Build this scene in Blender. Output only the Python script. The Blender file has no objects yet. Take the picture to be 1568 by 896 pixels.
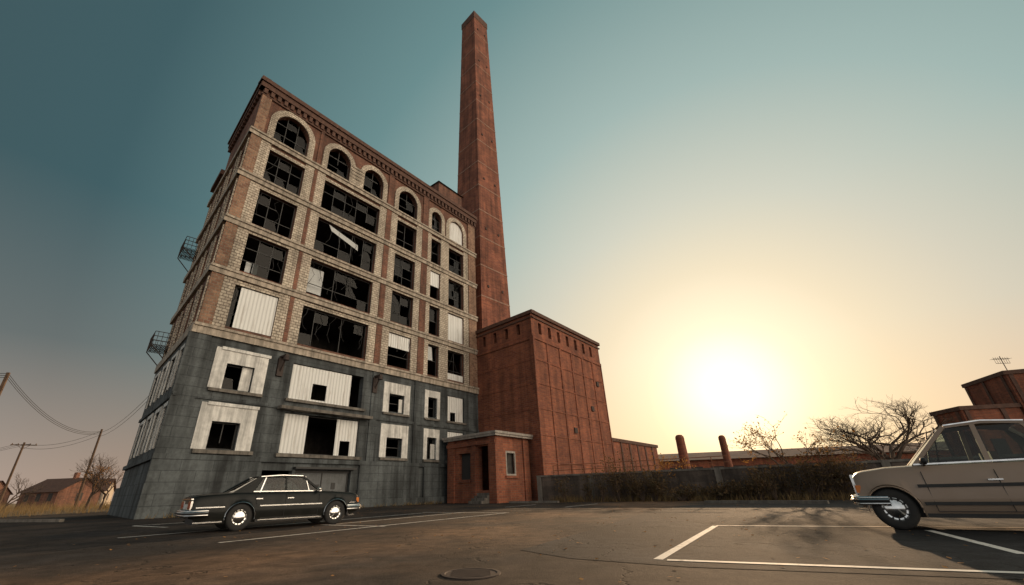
import bpy, bmesh, math, random
from mathutils import Matrix, Vector
random.seed(7)
sc=bpy.context.scene
SUN_AZ=math.radians(30.3); SUN_EL=math.radians(9.7)
S=Vector((math.sin(SUN_AZ)*math.cos(SUN_EL),math.cos(SUN_AZ)*math.cos(SUN_EL),math.sin(SUN_EL)))
# ---------------------------------------------------------------- materials
def nmat(name):
    m=bpy.data.materials.new(name);m.use_nodes=True
    nt=m.node_tree;b=nt.nodes['Principled BSDF'];return m,nt,b
def N(nt,t,**k):
    n=nt.nodes.new(t)
    for a,v in k.items(): setattr(n,a,v)
    return n
def rgb(c): return (c[0],c[1],c[2],1)
def math_(nt,op,a,b=None,clamp=False):
    n=N(nt,'ShaderNodeMath',operation=op);n.use_clamp=clamp
    for i,v in enumerate((a,b)):
        if v is None: continue
        if isinstance(v,(int,float)): n.inputs[i].default_value=v
        else: nt.links.new(v,n.inputs[i])
    return n.outputs[0]
def mix_(nt,fac,a,b,mode='MIX'):
    n=N(nt,'ShaderNodeMix',data_type='RGBA',blend_type=mode)
    for i,v in ((0,fac),(6,a),(7,b)):
        if isinstance(v,(int,float)): n.inputs[i].default_value=v
        elif isinstance(v,tuple): n.inputs[i].default_value=rgb(v)
        else: nt.links.new(v,n.inputs[i])
    return n.outputs[2]
def ramp_(nt,fac,stops):
    n=N(nt,'ShaderNodeValToRGB');cr=n.color_ramp
    while len(cr.elements)<len(stops): cr.elements.new(0.5)
    for e,(p,c) in zip(cr.elements,stops):
        e.position=p;e.color=rgb(c) if isinstance(c,tuple) else (c,c,c,1)
    nt.links.new(fac,n.inputs[0]);return n.outputs[0]
def noise_(nt,vec,scale,detail=5,rough=.6,dist=0):
    n=N(nt,'ShaderNodeTexNoise');n.inputs['Scale'].default_value=scale;n.inputs['Detail'].default_value=detail
    n.inputs['Roughness'].default_value=rough;n.inputs['Distortion'].default_value=dist
    nt.links.new(vec,n.inputs['Vector']);return n.outputs[0]
def bump_(nt,b,h,st,dist=.05,prev=None):
    n=N(nt,'ShaderNodeBump');n.inputs['Strength'].default_value=st;n.inputs['Distance'].default_value=dist
    nt.links.new(h,n.inputs['Height'])
    if prev is not None: nt.links.new(prev,n.inputs['Normal'])
    nt.links.new(n.outputs[0],b.inputs['Normal']);return n.outputs[0]
def wallcoord(nt):
    tc=N(nt,'ShaderNodeTexCoord');sp=N(nt,'ShaderNodeSeparateXYZ');nt.links.new(tc.outputs['Object'],sp.inputs[0])
    cb=N(nt,'ShaderNodeCombineXYZ')
    nt.links.new(math_(nt,'ADD',sp.outputs[0],sp.outputs[1]),cb.inputs[0]);nt.links.new(sp.outputs[2],cb.inputs[1])
    return cb.outputs[0],tc.outputs['Object'],sp.outputs[2]
def stretch(nt,vec,s):
    m=N(nt,'ShaderNodeMapping');m.inputs['Scale'].default_value=s;nt.links.new(vec,m.inputs['Vector']);return m.outputs[0]
def brick_mat(name,c1,c2,mort,bw=.42,bh=.14,ms=.014,rough=.9,grime=.55,bump=.5,streak=.5):
    m,nt,b=nmat(name);wc,oc,z=wallcoord(nt)
    t=N(nt,'ShaderNodeTexBrick');t.inputs['Scale'].default_value=1;t.inputs['Brick Width'].default_value=bw
    t.inputs['Row Height'].default_value=bh;t.inputs['Mortar Size'].default_value=ms;t.inputs['Mortar Smooth'].default_value=.3
    t.inputs['Color1'].default_value=rgb(c1);t.inputs['Color2'].default_value=rgb(c2);t.inputs['Mortar'].default_value=rgb(mort)
    nt.links.new(wc,t.inputs['Vector'])
    n1=noise_(nt,oc,.45,6,.65);n2=noise_(nt,stretch(nt,oc,(1.6,1.6,.12)),1.0,5,.6);n3=noise_(nt,oc,7,4,.7)
    d1=ramp_(nt,n1,[(.3,1-grime),(.62,1.0)]);d2=ramp_(nt,n2,[(.35,1-streak),(.6,1.0)]);d3=ramp_(nt,n3,[(.25,.72),(.7,1.12)])
    c=mix_(nt,1,t.outputs[0],d1,'MULTIPLY');c=mix_(nt,1,c,d2,'MULTIPLY');c=mix_(nt,1,c,d3,'MULTIPLY')
    nt.links.new(c,b.inputs['Base Color']);b.inputs['Roughness'].default_value=rough
    h=math_(nt,'ADD',math_(nt,'MULTIPLY',t.outputs[1],-1.0),math_(nt,'MULTIPLY',n3,.8))
    bump_(nt,b,h,bump,.03);return m
def plain_mat(name,c,rough=.8,metal=0,var=.35,scale=3,bump=.25,streak=.3,spec=.5):
    m,nt,b=nmat(name);wc,oc,z=wallcoord(nt)
    n1=noise_(nt,oc,scale,6,.65);n2=noise_(nt,stretch(nt,oc,(2.5,2.5,.15)),1.5,5,.65)
    c_=mix_(nt,1,tuple(c),ramp_(nt,n1,[(.3,1-var),(.65,1.05)]),'MULTIPLY')
    c_=mix_(nt,1,c_,ramp_(nt,n2,[(.35,1-streak),(.6,1.0)]),'MULTIPLY')
    nt.links.new(c_,b.inputs['Base Color']);b.inputs['Roughness'].default_value=rough;b.inputs['Metallic'].default_value=metal
    b.inputs['Specular IOR Level'].default_value=spec
    if bump: bump_(nt,b,n1,bump,.02)
    return m
def corr_mat(name,c):
    m,nt,b=nmat(name);wc,oc,z=wallcoord(nt)
    w=N(nt,'ShaderNodeTexWave',wave_type='BANDS',bands_direction='X');w.inputs['Scale'].default_value=1.3;w.inputs['Distortion'].default_value=.25
    nt.links.new(wc,w.inputs['Vector'])
    n1=noise_(nt,stretch(nt,oc,(3,3,.3)),1.2,6,.7)
    cc=mix_(nt,1,tuple(c),ramp_(nt,w.outputs[1],[(0,.72),(.5,1.0)]),'MULTIPLY')
    cc=mix_(nt,ramp_(nt,n1,[(.52,0.0),(.72,.65)]),cc,(.22,.17,.13))
    nt.links.new(cc,b.inputs['Base Color']);b.inputs['Roughness'].default_value=.55
    bump_(nt,b,w.outputs[1],.6,.04);return m
def paint_mat(name,c,rough=.22,coat=.6,metal=.2,spec=.5):
    m,nt,b=nmat(name);b.inputs['Specular IOR Level'].default_value=spec;tc=N(nt,'ShaderNodeTexCoord')
    n1=noise_(nt,tc.outputs['Object'],3,6,.7);n2=noise_(nt,tc.outputs['Object'],45,3,.6)
    sp=N(nt,'ShaderNodeSeparateXYZ');nt.links.new(tc.outputs['Object'],sp.inputs[0])
    low=ramp_(nt,sp.outputs[2],[(.15,.75),(.6,0.0)])
    dust=math_(nt,'MULTIPLY',low,n1);
    cc=mix_(nt,math_(nt,'MULTIPLY',dust,.55),tuple(c),(.10,.085,.07))
    nt.links.new(cc,b.inputs['Base Color']);nt.links.new(ramp_(nt,n1,[(.3,rough*.8),(.7,rough*1.6)]),b.inputs['Roughness'])
    b.inputs['Metallic'].default_value=metal;b.inputs['Coat Weight'].default_value=coat;b.inputs['Coat Roughness'].default_value=.08
    bump_(nt,b,n2,.02,.005);return m
def simple(name,c,rough=.5,metal=0,spec=.5):
    m,nt,b=nmat(name);tc=N(nt,'ShaderNodeTexCoord');n1=noise_(nt,tc.outputs['Object'],12,4,.6)
    nt.links.new(mix_(nt,1,tuple(c),ramp_(nt,n1,[(.3,.8),(.7,1.1)]),'MULTIPLY'),b.inputs['Base Color'])
    b.inputs['Roughness'].default_value=rough;b.inputs['Metallic'].default_value=metal;b.inputs['Specular IOR Level'].default_value=spec;return m
def glass_mat(name,tint=(.55,.6,.6),k=1.8):
    m,nt,b=nmat(name);nt.nodes.remove(b);o=nt.nodes['Material Output']
    tr=N(nt,'ShaderNodeBsdfTransparent');tr.inputs[0].default_value=rgb(tint)
    gl=N(nt,'ShaderNodeBsdfGlossy');gl.inputs['Roughness'].default_value=.03
    fr=N(nt,'ShaderNodeFresnel');fr.inputs[0].default_value=1.5
    mx=N(nt,'ShaderNodeMixShader');nt.links.new(math_(nt,'MULTIPLY',fr.outputs[0],k,True),mx.inputs[0])
    nt.links.new(tr.outputs[0],mx.inputs[1]);nt.links.new(gl.outputs[0],mx.inputs[2]);nt.links.new(mx.outputs[0],o.inputs[0]);return m

M={}
M['brick']=brick_mat('red_brick',(.29,.115,.07),(.17,.07,.048),(.26,.19,.14))
M['tanbrick']=brick_mat('tan_brick',(.42,.25,.16),(.24,.12,.08),(.34,.27,.2),bw=.34,bh=.2,ms=.02,bump=.9,grime=.4,streak=.35)
M['brick_blk']=brick_mat('block_brick',(.38,.12,.058),(.24,.071,.04),(.25,.15,.10),bw=.5,bh=.17,grime=.4,streak=.4)
M['brick_ch']=brick_mat('chimney_brick',(.38,.13,.07),(.24,.078,.048),(.25,.16,.12),bw=.6,bh=.2,grime=.5)
M['stone']=brick_mat('cream_stone',(.76,.67,.54),(.54,.46,.37),(.22,.17,.13),bw=.34,bh=.2,ms=.02,grime=.4,bump=1.0,streak=.35)
M['band']=plain_mat('stone_band',(.48,.41,.33),.85,var=.45,scale=2.5,streak=.55,bump=.5)
M['gray']=brick_mat('gray_block',(.128,.145,.150),(.108,.123,.128),(.07,.08,.085),bw=1.6,bh=.55,ms=.02,grime=.6,bump=.35,streak=.7)
M['white']=plain_mat('white_paint',(.76,.75,.71),.7,var=.35,scale=2,streak=.45)
M['corr']=corr_mat('corrugated_white',(.74,.75,.73))
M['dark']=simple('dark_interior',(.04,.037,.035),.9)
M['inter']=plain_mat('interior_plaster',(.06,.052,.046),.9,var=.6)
M['frame']=simple('window_frame_metal',(.03,.03,.03),.6)
M['glass']=glass_mat('window_glass',(.25,.28,.28),.45)
M['cglass']=glass_mat('car_glass',(.5,.57,.55),1.0)
M['cornice']=plain_mat('cornice_brown',(.13,.065,.045),.85,var=.5)
M['cap']=plain_mat('coping_light',(.38,.34,.3),.8,var=.4)
M['concrete']=plain_mat('concrete',(.20,.18,.155),.9,var=.5,scale=1.3,streak=.5)
M['iron']=simple('rusty_iron',(.05,.035,.03),.7,.3)
M['wood']=plain_mat('pole_wood',(.13,.08,.05),.9,var=.4)
M['bark']=simple('bark',(.09,.062,.045),.95)
M['chrome']=simple('chrome',(.7,.7,.69),.14,1)
M['tyre']=simple('tyre_rubber',(.022,.021,.02),.85)
M['blackpl']=simple('black_rubber',(.02,.02,.02),.6)
M['seat']=simple('seat_vinyl',(.09,.06,.04),.6)
M['lens']=simple('headlight_lens',(.7,.72,.7),.08,.3)
M['amber']=simple('amber_lens',(.6,.17,.02),.2)
M['red']=simple('red_lens',(.3,.01,.01),.2)
M['sheet_sky']=simple('pale_sheet_and_sky',(.5,.52,.52),.9)  # pale colour for loose sheets and for panels standing in for sky
M['blackpaint']=paint_mat('black_car_paint',(.004,.006,.006),.3,.05,0,.16)
M['tanpaint']=paint_mat('tan_car_paint',(.285,.21,.155),.35,.15,.1,.4)

# ---------------------------------------------------------------- mesh builder
class MB:
    def __init__(s): s.v=[];s.f=[];s.mi=[];s.cur=0
    def quad(s,*p):
        i=len(s.v);s.v+= [tuple(q) for q in p];s.f.append(tuple(range(i,i+len(p))));s.mi.append(s.cur)
    def box(s,x0,x1,y0,y1,z0,z1):
        i=len(s.v);s.v+=[(x0,y0,z0),(x1,y0,z0),(x1,y1,z0),(x0,y1,z0),(x0,y0,z1),(x1,y0,z1),(x1,y1,z1),(x0,y1,z1)]
        for f in ((0,3,2,1),(4,5,6,7),(0,1,5,4),(1,2,6,5),(2,3,7,6),(3,0,4,7)): s.f.append(tuple(i+k for k in f));s.mi.append(s.cur)
    def beam(s,p,q,w,t,up=(0,0,1)):
        p=Vector(p);q=Vector(q);d=(q-p)
        if d.length<1e-6:return
        d.normalize();u=Vector(up)
        a=d.cross(u)
        if a.length<1e-3:a=d.cross(Vector((1,0,0)))
        a.normalize();c=a.cross(d).normalized();a*=w/2;c*=t/2
        i=len(s.v)
        for o in (p,q):
            for k in (-a-c,a-c,a+c,-a+c): s.v.append(tuple(o+k))
        for f in ((0,3,2,1),(4,5,6,7),(0,1,5,4),(1,2,6,5),(2,3,7,6),(3,0,4,7)): s.f.append(tuple(i+k for k in f));s.mi.append(s.cur)
    def tube(s,pts,rad,n=6,cap=True):
        pts=[Vector(p) for p in pts];i0=len(s.v)
        for k,p in enumerate(pts):
            d=(pts[min(k+1,len(pts)-1)]-pts[max(k-1,0)]).normalized()
            a=d.cross(Vector((0,0,1)))
            if a.length<.05:a=d.cross(Vector((1,0,0)))
            a.normalize();b=d.cross(a);r=rad[k] if isinstance(rad,(list,tuple)) else rad
            for j in range(n):
                t=2*math.pi*j/n;s.v.append(tuple(p+a*math.cos(t)*r+b*math.sin(t)*r))
        for k in range(len(pts)-1):
            for j in range(n):
                a=i0+k*n+j;b=i0+k*n+(j+1)%n;s.f.append((a,b,b+n,a+n));s.mi.append(s.cur)
        if cap:
            s.f.append(tuple(i0+j for j in range(n)));s.mi.append(s.cur)
            s.f.append(tuple(i0+(len(pts)-1)*n+j for j in reversed(range(n))));s.mi.append(s.cur)
    def lathe(s,prof,c,ax=1,n=32):
        i0=len(s.v)
        for (r,h) in prof:
            for j in range(n):
                t=2*math.pi*j/n;a,b=r*math.cos(t),r*math.sin(t)
                s.v.append((c[0]+a,c[1]+h,c[2]+b) if ax==1 else (c[0]+a,c[1]+b,c[2]+h))
        for k in range(len(prof)-1):
            for j in range(n):
                a=i0+k*n+j;b=i0+k*n+(j+1)%n;s.f.append((a,b,b+n,a+n));s.mi.append(s.cur)
    def make(s,name,mats,parent=None,mat=None,smooth=0,fixn=True):
        me=bpy.data.meshes.new(name);me.from_pydata(s.v,[],s.f)
        for m in (mats if isinstance(mats,(list,tuple)) else [mats]): me.materials.append(M[m] if isinstance(m,str) else m)
        for p,i in zip(me.polygons,s.mi): p.material_index=i
        if smooth or fixn:
            bm=bmesh.new();bm.from_mesh(me)
            if smooth: bmesh.ops.remove_doubles(bm,verts=bm.verts,dist=.0008)
            if fixn: bmesh.ops.recalc_face_normals(bm,faces=bm.faces)
            if smooth:
                for f in bm.faces:f.smooth=True
                for e in bm.edges:
                    if len(e.link_faces)==2: e.smooth=e.calc_face_angle(0)<math.radians(smooth)
            bm.to_mesh(me);bm.free()
        ob=bpy.data.objects.new(name,me);sc.collection.objects.link(ob)
        if parent: ob.parent=parent
        if mat is not None: ob.matrix_local=mat
        return ob
def empty(name,loc=(0,0,0),rz=0):
    o=bpy.data.objects.new(name,None);sc.collection.objects.link(o);o.location=loc;o.rotation_euler=(0,0,rz);return o
def frame(P,D):
    D=Vector((D[0],D[1],0)).normalized();n=Vector((-D.y,D.x,0))
    return Matrix(((D.x,n.x,0,P[0]),(D.y,n.y,0,P[1]),(0,0,1,P[2] if len(P)>2 else 0),(0,0,0,1)))
A=Vector((.641,.768,0));B=Vector((-.693,.721,0))
P0=Vector((-17.04,23.14,0));LEN=25.5;DEP=12.1
E=P0+A*LEN

def arch_z(u,u0,u1,sp,h=None):
    c=(u0+u1)/2;r=(u1-u0)/2;t=max(0,1-((u-c)/r)**2);return sp+(h or r)*math.sqrt(t)
def sheet(mb,ops,U0,U1,Z0,Z1,y0=0,dep=.5):
    us={U0,U1};zs={Z0,Z1}
    for o in ops: us|={o[0],o[1]};zs|={o[2],o[3]}
    us=sorted(us);zs=sorted(zs)
    for a,b in zip(us,us[1:]):
        for c,d in zip(zs,zs[1:]):
            mu,mz=(a+b)/2,(c+d)/2
            if any(o[0]<mu<o[1] and o[2]<mz<o[3] for o in ops): continue
            mb.quad((a,y0,c),(b,y0,c),(b,y0,d),(a,y0,d))
    for o in ops:
        a,b,c,d=o[:4];y1=y0+dep
        arch=len(o)>4 and o[4]
        top=d
        if arch:
            r=(b-a)/2;sp=d-r;top=sp;n=14
            pts=[(a+(b-a)*(1-math.cos(math.pi*k/n))/2) for k in range(n+1)]
            for u,w in zip(pts,pts[1:]):
                zu,zw=arch_z(u,a,b,sp),arch_z(w,a,b,sp)
                mb.quad((u,y0,zu),(w,y0,zw),(w,y0,d),(u,y0,d))
                mb.quad((u,y0,zu),(w,y0,zw),(w,y1,zw),(u,y1,zu))
        else: mb.quad((a,y0,d),(b,y0,d),(b,y1,d),(a,y1,d))
        mb.quad((a,y0,c),(a,y0,top),(a,y1,top),(a,y1,c));mb.quad((b,y0,c),(b,y0,top),(b,y1,top),(b,y1,c))
        mb.quad((a,y0,c),(b,y0,c),(b,y1,c),(a,y1,c))
def arch_ring(mb,a,b,z0,d,w,y0,y1):
    r=(b-a)/2;sp=d-r;c=(a+b)/2
    mb.box(a-w,a,y0,y1,z0,sp);mb.box(b,b+w,y0,y1,z0,sp)
    n=16
    for k in range(n):
        t0,t1=math.pi*k/n,math.pi*(k+1)/n
        P=[]
        for t in (t0,t1):
            for rr in (r,r+w): P.append((c-math.cos(t)*rr,sp+math.sin(t)*rr))
        i0,o0,i1,o1=P
        mb.quad((i0[0],y0,i0[1]),(i1[0],y0,i1[1]),(o1[0],y0,o1[1]),(o0[0],y0,o0[1]))
        mb.quad((o0[0],y0,o0[1]),(o1[0],y0,o1[1]),(o1[0],y1,o1[1]),(o0[0],y1,o0[1]))
        mb.quad((i0[0],y0,i0[1]),(i1[0],y0,i1[1]),(i1[0],y1,i1[1]),(i0[0],y1,i0[1]))

# ================================================================ main building
bld=empty('abandoned_factory_building')
FA=frame(P0,A);FL=frame(P0+B*DEP,-B)
C=[(1.5,4.4),(6.2,11.9),(14.0,16.5),(18.55,19.95),(21.15,23.5)]
ROW={2:(22.3,25.1),3:(18.3,21.3),4:(14.5,17.4),5:(10.55,13.45)}
ops=[]
arches=[(1.5,4.3,26.25,29.35),(6.15,8.35,26.25,29.1),(9.85,12.05,26.25,29.1),(14.0,16.45,26.2,29.1),(18.5,20.0,26.2,28.75),(21.2,23.5,26.2,29.0)]
for a in arches: ops.append(a+(True,))
for r,(z0,z1) in ROW.items():
    for c in C: ops.append((c[0],c[1],z0,z1))
mb=MB();sheet(mb,ops,0,LEN,9.75,31.0);mb.make('brick_facade','brick',bld,FA,fixn=False)
G1=(6.7,9.1);G2=(3.3,5.8)
holes=[(2.1,3.75,6.75,8.25),(2.05,3.6,3.35,4.85),
 (6.2,11.9,G1[0],G1[1]),(6.2,11.9,G2[0],G2[1]),
 (14.45,16.0,6.8,8.2),(14.45,16.0,3.4,4.8),(18.7,19.8,6.8,8.5),(18.7,19.8,3.4,5.1),(21.2,23.4,6.7,9.0),(21.2,23.4,3.35,5.8),
 (5.4,7.3,1.55,2.3),(7.5,11.6,0.02,2.35)]
mb=MB();sheet(mb,holes,0,LEN,0,9.75,-.1,.5);mb.make('gray_block_base','gray',bld,FA,fixn=False)
mb=MB()
for i,(a,b) in enumerate(C):
    w=.74 if i!=3 else .5
    for (s0,s1) in ((a-w,a),(b,b+w)):
        for (z0,z1) in ((10.3,13.8),(14.3,17.6),(18.1,21.6),(22.1,25.6)): mb.box(s0,s1,-.08,.04,z0,z1)
    for r_ in ROW.values(): mb.box(a,b,-.05,.04,r_[1],r_[1]+.3)
for (a,b,z0,z1) in arches: arch_ring(mb,a,b,26.1,z1,.5,-.09,.04)
mb.box(8.85,9.35,-.07,.04,26.1,28.2)
mb.make('cream_stone_surrounds','stone',bld,FA)
mb=MB()
for z0,z1,pr in ((25.6,26.1,.2),(21.6,22.1,.2),(17.6,18.1,.2),(13.8,14.3,.2),(9.7,10.3,.26)):
    mb.box(-.2,LEN+.1,-pr,.03,z0,z1);mb.box(-.2,LEN+.1,-pr-.09,-pr+.01,z1-.16,z1-.002)
for k in range(4): mb.box(8.4,9.8,-.13,.03,26.9+k*.38,27.1+k*.38)
mb.make('stone_bands','band',bld,FA)
mb=MB()
for (a,b) in ((0,.74),(24.3,LEN)):
    for (z0,z1) in ((10.3,13.8),(14.3,17.6),(18.1,21.6),(22.1,25.6),(26.1,29.9)): mb.box(a,b,-.12,.04,z0,z1)
mb.make('corner_pilasters','tanbrick',bld,FA)
mb=MB()
for (a,b) in ((5.15,5.45),(12.66,13.24),(17.26,18.03)):
    for (z0,z1) in ((10.3,13.8),(14.3,17.6),(18.1,21.6),(22.1,25.6),(26.1,29.9)): mb.box(a,b,-.12,.04,z0,z1)
mb.make('brick_pilasters','brick',bld,FA)
mb=MB();mb.box(-.3,LEN+.15,-.3,.3,30.45,30.95);mb.box(-.42,LEN+.25,-.42,.35,30.95,31.15);mb.box(-.36,LEN+.2,-.36,.3,31.15,31.42)
u=0
while u<LEN: mb.box(u,u+.28,-.24,.03,29.95,30.45);u+=.55
mb.box(-.1,LEN,-.14,.03,29.78,29.95)
mb.make('cornice','cornice',bld,FA)
mb=MB()
mb.box(-.25,LEN,-.2,-.05,6.0,6.22);mb.box(-.32,LEN,-.26,-.05,2.75,3.02);mb.box(-.34,LEN,-.3,-.05,0,.5);
mb.box(-.28,.9,-.19,-.05,.5,9.7);mb.box(12.7,13.3,-.19,-.05,3.02,9.7);mb.box(17.1,17.5,-.19,-.05,3.02,9.7)
mb.box(-.3,5.2,-.24,-.05,.5,2.75);mb.box(12.2,17.8,-.24,-.05,.5,2.75);mb.box(18.4,20.2,-.24,-.05,.5,2.75)
mb.make('gray_mouldings','gray',bld,FA)
mb=MB();mb.box(5.6,12.6,-.75,-.05,5.92,6.12);mb.box(1.4,4.6,-.3,-.1,3.1,3.3);mb.box(1.4,4.5,-.28,-.1,6.5,6.68);mb.box(6,12.2,-.32,-.1,3.08,3.28);mb.box(6,12.2,-.3,-.1,6.5,6.68)
for a,b in((13.9,16.6),(18.3,20.1),(21,23.6)): mb.box(a,b,-.26,-.1,3.15,3.32);mb.box(a,b,-.26,-.1,6.52,6.68)
mb.make('window_sills','concrete',bld,FA)
mb=MB()
def surround(a,b,z0,z1,h):
    ha,hb,hz0,hz1=h
    mb.box(a,ha,-.17,.0,z0,z1);mb.box(hb,b,-.17,.0,z0,z1);mb.box(ha,hb,-.17,.0,hz1,z1)
surround(1.35,4.5,6.7,9.15,holes[0]);surround(1.3,4.45,3.32,5.85,holes[1])
surround(13.85,16.6,6.7,9.1,holes[4]);surround(13.85,16.6,3.34,5.8,holes[5])
surround(18.3,20.15,6.7,9.1,holes[6]);surround(18.3,20.15,3.34,5.8,holes[7])
mb.make('white_window_surrounds','white',bld,FA)
mb=MB()
for (x0,x1,z0,z1) in ((3.1,3.72,6.75,8.25),(15.6,15.98,6.8,7.9),(19.3,19.78,3.4,4.6)): mb.box(x0,x1,.05,.1,z0,z1)
mb.box(1.62,4.6,-.24,-.165,9.02,9.2);mb.box(1.6,4.5,-.24,-.165,5.72,5.9)
mb.make('white_boards','white',bld,FA)
mb=MB();
def pan(x0,x1,z0,z1,y=.12): mb.box(x0,x1,y,y+.04,z0,z1)
pan(1.95,4.38,10.6,13.4,.06);pan(21.2,23.45,14.5,17.35,.1);pan(21.25,23.45,26.2,27.9,.12);pan(14.05,16.45,12.2,13.4,.1);pan(18.6,19.9,19.7,21.25,.1)
pan(21.2,23.45,10.6,11.2,.1)
pan(6.25,7.85,6.72,9.05,0);pan(7.85,8.95,7.95,9.05,.003);pan(7.85,8.95,6.72,6.85,.003);pan(8.95,10.9,6.72,9.05,0)
pan(6.25,7.9,3.32,5.75,0);pan(10.1,11.85,4.3,5.75,0);pan(10.1,10.5,3.32,4.297,0);pan(11.3,11.85,3.32,4.297,0)
pan(21.25,23.3,7.5,8.95,-.02);pan(21.25,21.6,6.72,7.497,-.02);pan(22.3,23.3,6.72,7.497,-.02);pan(21.25,23.3,4.7,5.75,-.02)
mb.make('corrugated_sheets','corr',bld,FA)
mb=MB();r=1.13;cx=22.35;i=[(cx+r*math.cos(math.pi*k/12),.14,27.9+r*math.sin(math.pi*k/12)*.95) for k in range(13)];mb.quad(*i);mb.make('arch_infill','corr',bld,FA,fixn=False)
mb=MB();mb.box(6.4,7.7,.6,.65,14.9,17.0);mb.quad((7.3,.2,21.2),(10.2,.25,20.5),(10.3,.3,20.0),(7.6,.2,20.7));mb.box(2.0,2.35,.55,.6,14.8,15.6);mb.box(2.45,2.8,.55,.6,14.8,15.6)  # boxes are added pale panels standing in for sky seen through the openings
mb.quad((18.7,.2,12.0),(19.4,.2,12.0),(19.3,.25,13.3),(18.65,.2,13.3));mb.make('sheets_and_sky_panels','sheet_sky',bld,FA,fixn=False)
fr=MB();gl=MB();rnd=random.Random(3)
def window(a,b,z0,z1,nx,nz,keep=.6,y=.28,arch=False,junk=0):
    t=.07
    if not arch: fr.box(a,b,y,y+.06,z1-t,z1)
    fr.box(a,b,y,y+.06,z0,z0+t);zt=z1 if not arch else z1-(b-a)/2
    fr.box(a,a+t,y,y+.06,z0+t,zt);fr.box(b-t,b,y,y+.06,z0+t,zt)
    for i in range(1,nx):
        u=a+(b-a)*i/nx
        if rnd.random()<keep+.25:
            za=z0+t if rnd.random()<.7 else z0+(z1-z0)*rnd.uniform(.2,.5)
            top=arch_z(u,a,b,zt) if arch else z1-t
            fr.box(u-.025,u+.025,y,y+.05,za,top)
    for j in range(1,nz):
        z=z0+(z1-z0)*j/nz
        if rnd.random()<keep+.25:
            ub=b-t if rnd.random()<.7 else a+(b-a)*rnd.uniform(.4,.8)
            fr.box(a+t,ub,y+.005,y+.045,z-.025,z+.025)
    for i in range(nx):
        for j in range(nz):
            if rnd.random()<keep*.75:
                x0=a+(b-a)*i/nx+.03;x1=a+(b-a)*(i+1)/nx-.03;w0=z0+(z1-z0)*j/nz+.03;w1=z0+(z1-z0)*(j+1)/nz-.03
                if arch and w1>zt: w1=max(w0+.05,min(arch_z(x0,a,b,zt),arch_z(x1,a,b,zt)))
                if rnd.random()<.5: gl.quad((x0,y+.03,w0),(x1,y+.03,w0),(x1,y+.03,w1),(x0,y+.03,w1))
                else: gl.quad((x0,y+.03,w0),(x1,y+.03,w0),(x0+(x1-x0)*rnd.uniform(.3,1),y+.03,w1),(x0,y+.03,w1))
    for _ in range(junk):
        p=[Vector((rnd.uniform(a,b),rnd.uniform(.1,.4),z1))]
        for k in range(5): p.append(p[-1]+Vector((rnd.uniform(-.35,.35),rnd.uniform(-.05,.05),-rnd.uniform(.2,.6))))
        p=[q for q in p if q.z>z0 and a<q.x<b]
        if len(p)>1: fr.tube(p,.018,4)
for k,a in enumerate(arches[:5]): window(*a,[3,2,2,2,2][k],3,.8,arch=True)
for r,(z0,z1) in ROW.items():
    for i,(a,b) in enumerate(C):
        if (r,i) in ((4,4),): continue
        window(a,b,z0,z1,[3,5,2,1,2][i],3 if i!=3 else 2,.7 if i!=1 else .4,junk=[2,7,3,0,3][i] if r in(3,4,5) else 1)
window(21.2,23.4,G1[0],G1[1],2,2,.6);window(18.7,19.8,6.8,8.5,2,2,.6);window(18.7,19.8,3.4,5.1,2,2,.5)
for h in (holes[0],holes[1],holes[4],holes[5]): window(h[0],h[1],h[2],h[3],2,2,.3,y=.25)
window(6.2,11.9,G2[0],G2[1],4,2,.2,y=.3);window(21.2,23.4,G2[0],G2[1],2,2,.3)
fr.make('window_frames','frame',bld,FA);gl.make('window_glass','glass',bld,FA,fixn=False)
mb=MB();mb.box(7.6,11.5,.15,.2,.02,2.3);mb.make('loading_door',plain_mat('door_gray',(.12,.13,.135),.6),bld,FA)
mb=MB();
for u in (7.6,9.5,11.45): mb.box(u,u+.06,.1,.16,.02,2.3)
mb.box(7.5,11.6,.08,.14,2.2,2.34);mb.box(7.3,11.8,-.5,-.1,2.4,2.52);mb.box(9.0,9.4,.12,.155,1.1,1.5);mb.box(10.3,10.6,.12,.155,1.2,1.6);mb.make('door_trim','frame',bld,FA)
mb=MB()
for u in (5.3,12.9):
    z=9.3;mb.box(u-.12,u+.12,-.95,-.1,z-.1,z+.04);mb.tube([(u,-.2,z-1.1),(u,-.85,z-.1)],.05,6);mb.box(u-.2,u+.2,-.3,-.1,z-1.3,z-.1);mb.lathe([(0,.02),(.16,0),(.2,-.25),(.0,-.25)],(u,-.85,z-.1),ax=2,n=12)
mb.make('wall_brackets','iron',bld,FA)
mb=MB();sheet(mb,[(x,x+1.5,z,z+2.6) for x in (1.4,4.6,7.6,10.3) for z in (10.6,14.5,18.4,22.3)],0,DEP,9.75,27.6)
mb.quad((3.3,0,27.6),(DEP,0,27.6),(DEP,0,31),(3.3,0,31))
mb.make('brick_side_wall','brick',bld,FL,fixn=False)
mb=MB();sheet(mb,[(x,x+1.5,z,z+2.2) for x in (1.4,4.6,7.6,10.3) for z in (3.4,6.8)],-.0,DEP+.1,0,9.75,-.1);mb.make('gray_side_wall','gray',bld,FL,fixn=False)
mb=MB()
for z0,z1 in ((21.6,22.1),(17.6,18.1),(13.8,14.3),(9.7,10.3),(25.6,26.1)): mb.box(-.1,DEP+.2,-.2,.02,z0,z1)
mb.make('side_stone_bands','band',bld,FL)
mb=MB()
for x in (1.4,4.6,7.6,10.3):
    for z in (10.6,14.5,18.4,22.3): mb.box(x-.35,x,-.08,.03,z-.2,z+2.9);mb.box(x+1.5,x+1.78,-.08,.03,z-.2,z+2.9)
mb.make('side_surrounds','stone',bld,FL)
mb=MB()
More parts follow.
